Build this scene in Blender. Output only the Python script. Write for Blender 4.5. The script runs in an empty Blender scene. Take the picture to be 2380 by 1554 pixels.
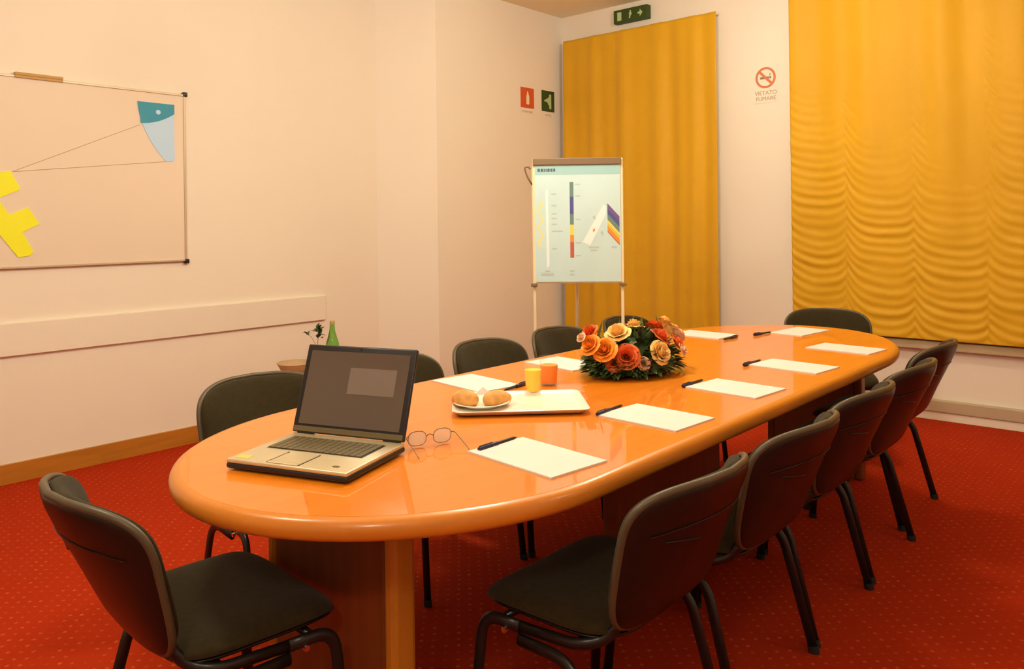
import bpy, bmesh, math, random
from mathutils import Vector, Matrix
PI = math.pi
S = bpy.context.scene
COL = S.collection

# ------------------------------------------------------------------ camera
cam_d = bpy.data.cameras.new('camera'); cam = bpy.data.objects.new('camera', cam_d); COL.objects.link(cam)
cam_d.sensor_width = 36; cam_d.sensor_fit = 'HORIZONTAL'
cam_d.lens = 1866.7 / 2380 * 36
cam_d.shift_y = -(777 - 520) / 2380
cam_d.clip_start = 0.02
YAW, ROLL = 0.7230, -0.01217
_w = Vector((-math.sin(YAW), math.cos(YAW), 0)); _r = Vector((math.cos(YAW), math.sin(YAW), 0)); _u = Vector((0, 0, 1))
r_ = _r * math.cos(ROLL) + _u * math.sin(ROLL); u_ = _u * math.cos(ROLL) - _r * math.sin(ROLL)
M = Matrix.Identity(4)
for i in range(3):
    M[i][0] = r_[i]; M[i][1] = u_[i]; M[i][2] = -_w[i]
M[2][3] = 1.3
cam.matrix_world = M
S.camera = cam

# ------------------------------------------------------------------ world, exposure
w = bpy.data.worlds.new('world'); S.world = w; w.use_nodes = True
w.node_tree.nodes['Background'].inputs[0].default_value = (1.0, 0.8, 0.6, 1)
w.node_tree.nodes['Background'].inputs[1].default_value = 0.05
S.view_settings.view_transform = 'Standard'; S.view_settings.look = 'None'
S.view_settings.gamma = 1; S.view_settings.use_curve_mapping = False
S.view_settings.exposure = -0.20

CEIL = 3.14
LIGHT_COL = (1.0, 0.93, 0.74)
# added globe lights (out of frame, built further down): x, y, drop below the ceiling, radius, radiance
LIGHTS = [(-2.1, 0.5, 0.76, 0.15, 66), (-2.0, 2.4, 0.72, 0.15, 92), (-1.9, 4.1, 0.30, 0.15, 62), (0.2, -1.0, 0.60, 0.15, 82), (1.2, 3.0, 0.60, 0.15, 20)]

# ------------------------------------------------------------------ materials
def lin(c):
    return tuple(((v / 255) / 12.92 if v / 255 <= 0.04045 else ((v / 255 + 0.055) / 1.055) ** 2.4) for v in c)
MATS = {}
def mat(name, col, rough=0.6, metal=0.0, coat=0.0, spec=0.5, trans=0.0, emis=None, sheen=0.0, bump=None, var=None, ior=1.45, coat_rough=0.05):
    m = bpy.data.materials.new(name); m.use_nodes = True; nt = m.node_tree
    b = nt.nodes['Principled BSDF']; I = b.inputs
    I['Base Color'].default_value = (*col, 1); I['Roughness'].default_value = rough; I['Metallic'].default_value = metal
    I['Coat Weight'].default_value = coat; I['Coat Roughness'].default_value = coat_rough
    I['Specular IOR Level'].default_value = spec; I['Transmission Weight'].default_value = trans; I['IOR'].default_value = ior
    I['Sheen Weight'].default_value = sheen
    if emis:
        I['Emission Color'].default_value = (*emis[0], 1); I['Emission Strength'].default_value = emis[1]
    tc = nt.nodes.new('ShaderNodeTexCoord')
    if var:   # (scale vec, amount, detail)
        mp = nt.nodes.new('ShaderNodeMapping'); mp.inputs['Scale'].default_value = var[0]
        nz = nt.nodes.new('ShaderNodeTexNoise'); nz.inputs['Scale'].default_value = 1; nz.inputs['Detail'].default_value = var[2]
        rp = nt.nodes.new('ShaderNodeMapRange'); rp.inputs['From Min'].default_value = 0.3; rp.inputs['From Max'].default_value = 0.7
        rp.inputs['To Min'].default_value = 1 - var[1]; rp.inputs['To Max'].default_value = 1 + var[1]
        mx = nt.nodes.new('ShaderNodeVectorMath'); mx.operation = 'SCALE'; mx.inputs[0].default_value = col
        nt.links.new(tc.outputs['Object'], mp.inputs[0]); nt.links.new(mp.outputs[0], nz.inputs[0])
        nt.links.new(nz.outputs[0], rp.inputs[0]); nt.links.new(rp.outputs[0], mx.inputs['Scale']); nt.links.new(mx.outputs[0], I['Base Color'])
    if bump:  # (scale, strength, distance)
        n2 = nt.nodes.new('ShaderNodeTexNoise'); n2.inputs['Scale'].default_value = bump[0]; n2.inputs['Detail'].default_value = 4
        bp = nt.nodes.new('ShaderNodeBump'); bp.inputs['Strength'].default_value = bump[1]; bp.inputs['Distance'].default_value = bump[2]
        nt.links.new(tc.outputs['Object'], n2.inputs[0]); nt.links.new(n2.outputs[0], bp.inputs['Height']); nt.links.new(bp.outputs[0], I['Normal'])
    MATS[name] = m
    return m
WALL = mat('wall_paint', (0.86, 0.79, 0.69), 0.75, bump=(60, 0.12, 0.003), var=((0.8, 0.8, 0.8), 0.02, 2))
CEILM = mat('ceiling_paint', (0.90, 0.80, 0.56), 0.8, bump=(40, 0.1, 0.003))
RAIL = mat('rail_paint', (0.85, 0.78, 0.68), 0.55, var=((1, 1, 1), 0.02, 2))
TABLE = mat('table_wood', (0.74, 0.21, 0.006), 0.40, coat=0.75, spec=0.2, var=((30, 1.5, 8), 0.06, 4), coat_rough=0.04)
EDGE = mat('table_edge_wood', (0.62, 0.21, 0.018), 0.35, coat=0.3, var=((6, 3, 40), 0.06, 3), coat_rough=0.15)
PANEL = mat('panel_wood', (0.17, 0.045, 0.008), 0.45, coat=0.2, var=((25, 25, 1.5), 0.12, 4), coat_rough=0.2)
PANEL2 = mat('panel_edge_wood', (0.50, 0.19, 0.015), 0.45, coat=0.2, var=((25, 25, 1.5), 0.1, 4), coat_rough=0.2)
BASEB = mat('skirting_wood', (0.46, 0.18, 0.018), 0.45, coat=0.2, var=((3, 3, 30), 0.12, 4))
SKIRT = mat('grey_duct', (0.50, 0.40, 0.27), 0.5, var=((2, 2, 2), 0.03, 2))
SILL = mat('sill_stone', (0.52, 0.41, 0.25), 0.4, var=((8, 8, 8), 0.08, 3))
FAB = mat('chair_fabric', (0.034, 0.025, 0.010), 0.9, spec=0.12, sheen=0.08, bump=(700, 0.4, 0.001), var=((60, 60, 60), 0.12, 3))
SHELL = mat('chair_plastic', (0.011, 0.007, 0.005), 0.33, spec=0.42, bump=(500, 0.1, 0.0005))
TRIM = mat('olive_edge_trim', (0.085, 0.064, 0.036), 0.4, spec=0.5)
FRAME = mat('black_steel', (0.012, 0.011, 0.011), 0.3, spec=0.5, var=((20, 20, 20), 0.1, 2))
RUBBER = mat('black_rubber', (0.01, 0.01, 0.01), 0.7)
CHROME = mat('chrome', (0.8, 0.78, 0.74), 0.15, metal=1.0)
PAPER = mat('paper', (0.76, 0.70, 0.67), 0.7, bump=(200, 0.05, 0.0005))
WHITEP = mat('white_plastic', (0.88, 0.80, 0.70), 0.3, coat=0.3)
CERAM = mat('white_ceramic', (0.88, 0.80, 0.66), 0.2, coat=0.6)
BLACKP = mat('black_plastic', (0.015, 0.013, 0.015), 0.35)
NAVY = mat('dark_blue_plastic', (0.02, 0.02, 0.07), 0.3)
ALU = mat('aluminium', (0.62, 0.56, 0.48), 0.35, metal=0.7)
GOLD = mat('laptop_silver', (0.62, 0.52, 0.34), 0.35, metal=0.35, var=((40, 40, 40), 0.03, 2))
KEYS = mat('laptop_keys', (0.13, 0.10, 0.045), 0.45)
KEYBED = mat('keyboard_bed', (0.06, 0.045, 0.03), 0.5)
SCREEN = mat('laptop_screen', (0.10, 0.075, 0.06), 0.14, spec=0.7, coat=0.4)
GLOWR = mat('screen_window', (0.19, 0.155, 0.135), 0.2, spec=0.6, coat=0.4)
GLASS = mat('clear_glass', (1, 0.99, 0.97), 0.02, trans=1.0, ior=1.45)
THIN = mat('thin_glass', (0.95, 0.93, 0.88), 0.05, spec=0.8, coat=0.5)
THIN.node_tree.nodes['Principled BSDF'].inputs['Alpha'].default_value = 0.05
LENS = mat('lens_glass', (0.95, 0.92, 0.85), 0.05, spec=1.0, coat=1.0)
LENS.node_tree.nodes['Principled BSDF'].inputs['Alpha'].default_value = 0.42
GREENG = mat('green_glass', (0.25, 0.62, 0.12), 0.08, trans=0.75, ior=1.45)
JUICEY = mat('yellow_juice', (0.98, 0.62, 0.0), 0.3, spec=0.2)
JUICEO = mat('orange_juice', (0.98, 0.29, 0.0), 0.3, spec=0.2)
BREAD = mat('bread_crust', (0.72, 0.36, 0.10), 0.65, bump=(60, 0.4, 0.003), var=((30, 30, 30), 0.25, 4))
LEAF = mat('dark_leaf', (0.035, 0.075, 0.02), 0.4, coat=0.2, var=((30, 30, 30), 0.5, 3))
LEAF2 = mat('olive_leaf', (0.14, 0.22, 0.06), 0.5, var=((30, 30, 30), 0.4, 3))
BURG = mat('burgundy_leaf', (0.06, 0.015, 0.015), 0.45, var=((30, 30, 30), 0.4, 3))
R_OR = mat('orange_petal', (0.95, 0.34, 0.03), 0.6, var=((40, 40, 40), 0.2, 3))
R_PE = mat('peach_petal', (0.95, 0.60, 0.20), 0.6, var=((40, 40, 40), 0.12, 3))
R_RE = mat('red_petal', (0.78, 0.14, 0.03), 0.6, var=((40, 40, 40), 0.2, 3))
R_PK = mat('pale_petal', (0.90, 0.55, 0.34), 0.6, var=((40, 40, 40), 0.12, 3))
WB = mat('whiteboard_enamel', (0.80, 0.69, 0.57), 0.55, spec=0.3, coat=0.0, var=((1, 1, 1), 0.02, 2), coat_rough=0.2)
WBF = mat('whiteboard_frame', (0.60, 0.48, 0.34), 0.4, metal=0.3)
BROWN = mat('brown_strip', (0.50, 0.29, 0.08), 0.5)
LINE = mat('marker_line', (0.52, 0.36, 0.24), 0.6)
YEL = mat('yellow_card', (0.90, 0.93, 0.02), 0.6)
TEAL = mat('teal_card', (0.03, 0.30, 0.46), 0.5)
LBLUE = mat('light_blue_card', (0.50, 0.72, 1.0), 0.5)
SIGNR = mat('sign_red', (0.66, 0.10, 0.03), 0.5)
SIGNG = mat('sign_green', (0.035, 0.07, 0.012), 0.5)
SIGNW = mat('sign_white', (0.86, 0.76, 0.56), 0.5)
SIGNP = mat('sign_pale_green', (0.45, 0.60, 0.30), 0.5)
INK = mat('grey_ink', (0.25, 0.19, 0.14), 0.6)
FCP = mat('chart_paper', (0.53, 0.72, 0.75), 0.6, var=((6, 6, 6), 0.03, 2))
FCH = mat('chart_header', (0.33, 0.57, 0.58), 0.6)
FCW = mat('chart_white', (0.80, 0.86, 0.88), 0.6)
FCB = mat('chart_blue', (0.08, 0.09, 0.30), 0.6)
FCG = mat('chart_grey_green', (0.14, 0.24, 0.22), 0.6)
FCY = mat('chart_yellow', (0.85, 0.66, 0.12), 0.6)
FCO = mat('chart_orange', (0.72, 0.27, 0.05), 0.6)
FCR = mat('chart_red', (0.45, 0.12, 0.08), 0.6)
FCK = mat('chart_dark', (0.10, 0.11, 0.14), 0.6)
CREAM = mat('cream_metal', (0.85, 0.72, 0.48), 0.35, coat=0.3)
BRONZE = mat('bronze_bar', (0.20, 0.13, 0.07), 0.45)
WICK = mat('wicker', (0.55, 0.38, 0.22), 0.7, bump=(120, 0.6, 0.004))
DIFF = mat('lamp_diffuser', (0.9, 0.85, 0.75), 0.4, emis=(LIGHT_COL, 3.0))
DOORW = mat('door_wood', (0.45, 0.28, 0.12), 0.5, var=((10, 10, 1), 0.1, 3))

# carpet: red with a fine grid of paler dots and pile texture
def carpet():
    m = bpy.data.materials.new('carpet'); m.use_nodes = True; nt = m.node_tree; N = nt.nodes; L = nt.links
    b = N['Principled BSDF']; b.inputs['Roughness'].default_value = 0.95; b.inputs['Specular IOR Level'].default_value = 0.05
    tc = N.new('ShaderNodeTexCoord')
    mp = N.new('ShaderNodeMapping'); mp.inputs['Rotation'].default_value = (0, 0, PI / 4); mp.inputs['Scale'].default_value = (26, 26, 26)
    L.new(tc.outputs['Object'], mp.inputs[0])
    nj = N.new('ShaderNodeTexNoise'); nj.inputs['Scale'].default_value = 9; L.new(tc.outputs['Object'], nj.inputs[0])
    sc = N.new('ShaderNodeVectorMath'); sc.operation = 'SCALE'; sc.inputs['Scale'].default_value = 0.35; L.new(nj.outputs['Color'], sc.inputs[0])
    ad = N.new('ShaderNodeVectorMath'); ad.operation = 'ADD'; L.new(mp.outputs[0], ad.inputs[0]); L.new(sc.outputs[0], ad.inputs[1])
    fr = N.new('ShaderNodeVectorMath'); fr.operation = 'FRACTION'; L.new(ad.outputs[0], fr.inputs[0])
    su = N.new('ShaderNodeVectorMath'); su.operation = 'SUBTRACT'; su.inputs[1].default_value = (0.5, 0.5, 0); L.new(fr.outputs[0], su.inputs[0])
    mu = N.new('ShaderNodeVectorMath'); mu.operation = 'MULTIPLY'; mu.inputs[1].default_value = (1, 1, 0); L.new(su.outputs[0], mu.inputs[0])
    ln = N.new('ShaderNodeVectorMath'); ln.operation = 'LENGTH'; L.new(mu.outputs[0], ln.inputs[0])
    mr = N.new('ShaderNodeMapRange'); mr.inputs['From Min'].default_value = 0.11; mr.inputs['From Max'].default_value = 0.19
    mr.inputs['To Min'].default_value = 1; mr.inputs['To Max'].default_value = 0; L.new(ln.outputs['Value'], mr.inputs[0])
    nv = N.new('ShaderNodeTexNoise'); nv.inputs['Scale'].default_value = 14; L.new(tc.outputs['Object'], nv.inputs[0])
    m3 = N.new('ShaderNodeMapRange'); m3.inputs['From Min'].default_value = 0.35; m3.inputs['From Max'].default_value = 0.7; L.new(nv.outputs[0], m3.inputs[0])
    mm = N.new('ShaderNodeMath'); mm.operation = 'MULTIPLY'; L.new(mr.outputs[0], mm.inputs[0]); L.new(m3.outputs[0], mm.inputs[1])
    nz = N.new('ShaderNodeTexNoise'); nz.inputs['Scale'].default_value = 220; nz.inputs['Detail'].default_value = 5; L.new(tc.outputs['Object'], nz.inputs[0])
    cr = N.new('ShaderNodeMix'); cr.data_type = 'RGBA'; cr.inputs[6].default_value = (0.31, 0.019, 0.003, 1); cr.inputs[7].default_value = (0.46, 0.038, 0.007, 1)
    L.new(nz.outputs[0], cr.inputs[0])
    mx = N.new('ShaderNodeMix'); mx.data_type = 'RGBA'; mx.inputs[7].default_value = (0.52, 0.11, 0.035, 1)
    L.new(mm.outputs[0], mx.inputs[0]); L.new(cr.outputs[2], mx.inputs[6]); L.new(mx.outputs[2], b.inputs['Base Color'])
    bp = N.new('ShaderNodeBump'); bp.inputs['Strength'].default_value = 0.5; bp.inputs['Distance'].default_value = 0.004
    L.new(nz.outputs[0], bp.inputs['Height']); L.new(bp.outputs[0], b.inputs['Normal'])
    return m
CARPET = carpet()
# curtain cloth: satin gold with fine weave
def cloth():
    m = mat('curtain_cloth', (0.68, 0.375, 0.010), 0.55, spec=0.3, sheen=0.15, var=((2, 2, 1.2), 0.05, 3), bump=(350, 0.12, 0.001))
    return m
CLOTH = cloth()

# ------------------------------------------------------------------ object helpers
def tag(o, label=None, cat=None, group=None, kind=None):
    if label: o['label'] = label
    if cat: o['category'] = cat
    if group: o['group'] = group
    if kind: o['kind'] = kind
    return o
def thing(name, label, cat, loc=(0, 0, 0), rz=0, group=None):
    o = bpy.data.objects.new(name, None); COL.objects.link(o); o.empty_display_size = 0.1
    o.location = loc; o.rotation_euler = (0, 0, rz)
    return tag(o, label, cat, group)
def obj(name, bm, mats, parent=None, smooth=False, loc=None, rot=None):
    me = bpy.data.meshes.new(name)
    bmesh.ops.recalc_face_normals(bm, faces=bm.faces[:])
    bm.to_mesh(me); bm.free()
    for m in (mats if isinstance(mats, (list, tuple)) else [mats]): me.materials.append(m)
    if smooth:
        for p in me.polygons: p.use_smooth = True
        if smooth != 'all':
            try: me.set_sharp_from_angle(angle=math.radians(40))
            except Exception: pass
    o = bpy.data.objects.new(name, me); COL.objects.link(o)
    if parent: o.parent = parent
    if loc: o.location = loc
    if rot: o.rotation_euler = rot
    return o
def struct(name, bm, mats, smooth=False):
    o = obj(name, bm, mats, None, smooth); o['kind'] = 'structure'; return o
def copy_tree(o, parent=None):
    c = o.copy(); COL.objects.link(c)
    if parent: c.parent = parent
    for ch in list(o.children): copy_tree(ch, c)
    return c
def B(): return bmesh.new()
def box(bm, x0, x1, y0, y1, z0, z1, bevel=0.0, seg=2, mi=0):
    r = bmesh.ops.create_cube(bm, size=1)
    vs = r['verts']
    for v in vs:
        v.co = Vector(((x0 + x1) / 2 + v.co.x * (x1 - x0), (y0 + y1) / 2 + v.co.y * (y1 - y0), (z0 + z1) / 2 + v.co.z * (z1 - z0)))
    fs = set(f for v in vs for f in v.link_faces)
    for f in fs: f.material_index = mi
    if bevel:
        es = list(set(e for v in vs for e in v.link_edges))
        r2 = bmesh.ops.bevel(bm, geom=es, offset=bevel, segments=seg, profile=0.5, affect='EDGES')
        for f in r2['faces']: f.material_index = mi
def prism(bm, pts, z0, z1, mi=0, axis='z'):
    """extrude polygon pts (a,b) between z0 and z1 along the axis"""
    def P(a, b, c):
        return (a, b, c) if axis == 'z' else ((c, a, b) if axis == 'x' else (a, c, b))
    lo = [bm.verts.new(P(a, b, z0)) for a, b in pts]; hi = [bm.verts.new(P(a, b, z1)) for a, b in pts]
    n = len(pts); fs = [bm.faces.new(lo), bm.faces.new(hi)]
    for i in range(n): fs.append(bm.faces.new((lo[i], lo[(i + 1) % n], hi[(i + 1) % n], hi[i])))
    for f in fs: f.material_index = mi
def lathe(bm, prof, n=32, cx=0, cy=0, mi=0, M=None):
    rings = []
    for r, z in prof:
        if r < 1e-6: rings.append([bm.verts.new((cx, cy, z))])
        else: rings.append([bm.verts.new((cx + r * math.cos(2 * PI * i / n), cy + r * math.sin(2 * PI * i / n), z)) for i in range(n)])
    for a, b in zip(rings, rings[1:]):
        for i in range(n):
            j = (i + 1) % n
            if len(a) == 1 and len(b) == 1: continue
            if len(a) == 1: f = bm.faces.new((a[0], b[i], b[j]))
            elif len(b) == 1: f = bm.faces.new((a[i], a[j], b[0]))
            else: f = bm.faces.new((a[i], a[j], b[j], b[i]))
            f.material_index = mi
    if M:
        for r in rings:
            for v in r: v.co = M @ v.co
def smooth_path(pts, rad=0.05, n=6):
    pts = [Vector(p) for p in pts]; out = [pts[0]]
    for a, b, c in zip(pts, pts[1:], pts[2:]):
        d1 = (a - b); d2 = (c - b); r = min(rad, d1.length * 0.48, d2.length * 0.48)
        p0 = b + d1.normalized() * r; p2 = b + d2.normalized() * r
        for i in range(n + 1):
            t = i / n; out.append(p0 * (1 - t) ** 2 + b * 2 * t * (1 - t) + p2 * t ** 2)
    out.append(pts[-1]); return out
def tube(bm, pts, ra, rb=None, n=10, up=(0, 0, 1), taper=None, mi=0):
    """sweep an ellipse (ra across, rb along the 'up' side) along pts"""
    rb = rb or ra; pts = [Vector(p) for p in pts]; rings = []; prev = None
    for i, p in enumerate(pts):
        t = (pts[min(i + 1, len(pts) - 1)] - pts[max(i - 1, 0)]).normalized()
        ref = Vector(up) if prev is None else prev
        s = ref - t * ref.dot(t)
        if s.length < 1e-4: s = Vector((1, 0, 0)) - t * t.x
        s.normalize(); prev = s; q = t.cross(s); k = taper(i / (len(pts) - 1)) if taper else 1
        rings.append([bm.verts.new(p + s * rb * k * math.sin(2 * PI * j / n) + q * ra * k * math.cos(2 * PI * j / n)) for j in range(n)])
    fs = []
    for a, b in zip(rings, rings[1:]):
        for j in range(n): fs.append(bm.faces.new((a[j], a[(j + 1) % n], b[(j + 1) % n], b[j])))
    fs.append(bm.faces.new(rings[0][::-1])); fs.append(bm.faces.new(rings[-1]))
    for f in fs: f.material_index = mi
def superell(t, a, b, n=4.0):
    c, s = math.cos(t), math.sin(t)
    return (a * math.copysign(abs(c) ** (2 / n), c), b * math.copysign(abs(s) ** (2 / n), s))
def pad(bm, outline, warp, tf, tb, rings=9, n=48, sharp=5.0):
    """closed cushion: outline(theta)->(x,y); warp(x,y,h)->3D; tf/tb front and back thickness"""
    ks = [0.0, 0.3, 0.55, 0.75, 0.87, 0.94, 0.98, 1.0]
    def prof(k): return (1 - k ** sharp) ** 0.5
    def ring(k, h):
        if k == 0: x, y = 0, 0; return [bm.verts.new(warp(0, 0, h))]
        return [bm.verts.new(warp(outline(2 * PI * i / n)[0] * k, outline(2 * PI * i / n)[1] * k, h)) for i in range(n)]
    top = [ring(k, tf * prof(k)) for k in ks]
    bot = [ring(k, -tb * prof(k)) for k in ks[:-1]] + [top[-1]]
    for R in (top, bot):
        for a, b in zip(R, R[1:]):
            for i in range(n):
                j = (i + 1) % n
                if len(a) == 1: bm.faces.new((a[0], b[i], b[j]))
                else: bm.faces.new((a[i], a[j], b[j], b[i]))

# ------------------------------------------------------------------ room shell
XL, YF, XR, YB = -4.68, 5.72, 2.6, -3.4          # YF: face of the far wall
XC = -4.425                                       # face of the recessed left wall beyond the splayed pier
bm = B(); box(bm, XL - 0.3, XR + 0.2, YB - 0.2, YF + 0.2, -0.1, 0); struct('floor', bm, CARPET)
bm = B(); box(bm, XL - 0.3, XR + 0.2, YB - 0.2, YF + 0.2, CEIL, CEIL + 0.1); struct('ceiling', bm, CEILM)
bm = B(); prism(bm, [(XL - 0.2, YB), (XL, YB), (XL, 3.80), (XC, 4.17), (XC, YF), (XL - 0.2, YF)], 0, CEIL); struct('wall_left', bm, WALL)
bm = B(); box(bm, XL - 0.2, XR, YF, YF + 0.15, 0, CEIL); struct('wall_far', bm, WALL)
bm = B(); box(bm, XR, XR + 0.15, YB, YF, 0, CEIL); struct('wall_right', bm, WALL)
bm = B(); box(bm, XL - 0.2, XR, YB - 0.15, YB, 0, CEIL); struct('wall_back', bm, WALL)
# wooden skirting on the left walls
bm = B(); t = 0.018
prism(bm, [(XL, YB + 0.001), (XL + t, YB + 0.001), (XL + t, 3.80 - 0.006), (XC + t, 4.17 - 0.006), (XC + t, YF - 0.001), (XC, YF - 0.001), (XC, 4.17), (XL, 3.80)], 0, 0.10)
struct('baseboard_left', bm, BASEB)
# long flat bumper rail along the left wall
bm = B(); box(bm, XL, XL + 0.022, YB + 0.001, 3.32, 0.652, 0.822, 0.004); struct('trim_1', bm, RAIL)
# sill under the window curtain, grey duct skirting along the far wall
bm = B(); box(bm, -1.98, XR - 0.001, YF - 0.055, YF, 0.455, 0.512, 0.006); struct('trim_2', bm, SILL)
bm = B(); box(bm, -2.62, XR - 0.001, YF - 0.04, YF, 0.055, 0.132, 0.006); box(bm, -2.62, XR - 0.001, YF - 0.03, YF, 0, 0.055, 0.003, mi=1)
struct('baseboard_far', bm, [SKIRT, RAIL])
# door behind the curtain and the window behind the big curtain
bm = B(); box(bm, -4.30, -2.95, YF - 0.012, YF - 0.001, 0, 2.80); d = struct('door_1', bm, DOORW)
bm = B()
box(bm, -2.20, 1.6, YF - 0.02, YF - 0.001, 0.52, 0.58); box(bm, -2.20, 1.6, YF - 0.02, YF - 0.001, 2.94, 3.0)
for x in (-2.20, -0.93, 0.34, 1.54): box(bm, x, x + 0.06, YF - 0.02, YF - 0.001, 0.58, 2.94)
wn = struct('window_1', bm, WHITEP)
bm = B(); box(bm, -2.17, 1.57, YF - 0.008, YF - 0.004, 0.55, 2.97); obj('window_pane', bm, GLASS, wn)

# unseen globes added overhead to light walls and ceiling evenly; their form is invented
def lathe_globe(bm, r):
    bmesh.ops.create_uvsphere(bm, u_segments=32, v_segments=16, radius=r)
for i, (x, y, drop, gr, rad) in enumerate(LIGHTS):
    where = ['over the near end of the table', 'over the middle of the table', 'over the far end of the table', 'behind the camera', 'over the right-hand aisle'][i]
    t = thing('added_globe_light', 'added unseen globe light hanging ' + where, 'lamp', (x, y, CEIL), 0, 'added globe lights')
    bm = B(); tube(bm, [(0, 0, -0.012), (0, 0, -drop + gr - 0.004)], 0.006, n=10, up=(1, 0, 0)); obj('lamp_rod', bm, WHITEP, t, smooth=True)
    bm = B(); lathe(bm, [(0, -0.0005), (0.055, -0.0005), (0.055, -0.015), (0.03, -0.03), (0, -0.03)], 28); obj('ceiling_rose', bm, WHITEP, t, smooth=True)
    bm = B(); lathe_globe(bm, gr); obj('globe', bm, mat('added_light_glow_%d' % i, (0.9, 0.85, 0.75), 0.4, emis=(LIGHT_COL, rad)), t, smooth='all', loc=(0, 0, -drop))

# ------------------------------------------------------------------ curtains
def curtain(name, x0, x1, z0, z1, y, fn, nx, nz, label, top_fn=None):
    bm = B(); V = []
    for k in range(nz + 1):
        row = []
        for i in range(nx + 1):
            u = i / nx; v = k / nz
            row.append(bm.verts.new((x0 + (x1 - x0) * u, y - fn(u, v), z0 + (z1 - z0) * v)))
        V.append(row)
    for k in range(nz):
        for i in range(nx): bm.faces.new((V[k][i], V[k][i + 1], V[k + 1][i + 1], V[k + 1][i]))
    t = thing(name, label, 'curtain', ((x0 + x1) / 2, y, z0))
    o = obj('curtain_cloth', bm, CLOTH, t, smooth='all'); o.location = (-(x0 + x1) / 2, -y, -z0)
    sm = o.modifiers.new('s', 'SOLIDIFY'); sm.thickness = 0.003; sm.offset = 1
    return t
from mathutils import noise
def nz(x, y, z=0.0): return noise.noise(Vector((x, y, z)))
def fold(x, seed, freq, amp):
    s = math.sin(2 * PI * freq * x + seed + 1.6 * nz(x * 1.3, seed, 3)) + 0.55 * math.sin(2 * PI * 1.83 * freq * x + 2.1 * seed + 2.0 * nz(x * 2.0, seed, 7)) + 0.8 * nz(x * 5.0, seed, 1)
    return amp * s / 2.0
def door_fn(u, v):
    x = u * 1.49 + 0.012 * nz(2 * v, u * 3, 5)
    a = 0.25 + 0.75 * (1 - v) ** 0.5
    g = max(0.0, 0.60 - v) * 1.3
    return 0.040 + fold(x + 0.03 * (1 - v) * nz(1.5 * v, u * 2, 2), 1.3, 3.3, 0.036 * a) + 0.0022 * g * math.sin(95 * (1 - v) + 6 * nz(u * 3, v * 2, 4))
t = curtain('door_curtain', -4.345, -2.878, 0.02, 2.905, YF - 0.035, door_fn, 150, 120, 'tall gold curtain covering the door, beneath the green exit sign')
bm = B(); tube(bm, [(-0.74, 0.035 - 0.045, 2.87), (0.74, 0.035 - 0.045, 2.87)], 0.008); obj('curtain_rod', bm, WHITEP, t)
WW = 3.9
def win_fn(u, v):
    x = u * WW; z = v * 2.6
    top = 0.30 + 0.70 * min(1.0, v * 1.3)
    d = 0.045 + fold(x + 0.05 * nz(0.8 * z, x * 0.6, 1), 0.4, 2.3, 0.024) * top
    # gathering cords every 0.42 m: the cloth hangs in steep swags right of each cord and flattens towards the next
    k = (x + 0.05 + 0.03 * nz(x * 0.9, 3.3, 2)) / 0.42; ph = k % 1.0; cell = math.floor(k)
    hgt = 0.20 * math.exp(-ph / 0.16) + 0.07 * math.exp(-(1 - ph) / 0.10)
    zc = 1.45 + 0.55 * nz(cell * 2.7, 1.5, 0.2) + 0.55 * math.exp(-ph / 0.22)
    g = max(0.0, min(1.0, (zc - z) / 0.8)) * min(1.0, 0.55 + 0.5 * math.exp(-ph / 0.25) + 0.4 * (1 - v))
    q = z - hgt * (0.8 + 0.5 * nz(cell * 1.9, z * 1.3, 4)) + 0.022 * nz(x * 2.5, z * 2.0, 4) + 0.010 * nz(x * 7, z * 5, 8)
    m = 0.35 + 1.1 * abs(nz(x * 2.3, z * 3.5, 11)) + 0.3 * math.exp(-ph / 0.2)
    d += g * m * 0.0036 * math.sin(2 * PI * q / 0.066) + g * m * 0.0018 * math.sin(2 * PI * q / 0.104 + 3 * nz(x * 2, z, 6))
    d += g * 0.006 * nz(x * 5, z * 8, 3) - 0.006 * max(0.0, 0.8 - v) * math.exp(-(min(ph, 1 - ph) / 0.05) ** 2)
    return d
curtain('window_curtain', -2.30, -2.30 + WW, 0.522, 3.12, YF - 0.04, win_fn, 460, 420, 'wide gold gathered curtain covering the window on the right')

# ------------------------------------------------------------------ wall signs
def text_mesh(name, body, size, m, parent, loc, rot, ext=0.0006):
    c = bpy.data.curves.new(name, 'FONT'); c.body = body; c.size = size; c.align_x = 'CENTER'; c.align_y = 'CENTER'; c.extrude = ext
    o = bpy.data.objects.new(name, c); COL.objects.link(o)
    dg = bpy.context.evaluated_depsgraph_get(); me = bpy.data.meshes.new_from_object(o.evaluated_get(dg))
    bpy.data.objects.remove(o); me.materials.clear(); me.materials.append(m)
    q = bpy.data.objects.new(name, me); COL.objects.link(q); q.parent = parent; q.location = loc; q.rotation_euler = rot
    return q
RX = (PI / 2, 0, 0)                 # facing -Y
RL = (PI / 2, 0, PI / 2)            # facing +X
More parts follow.
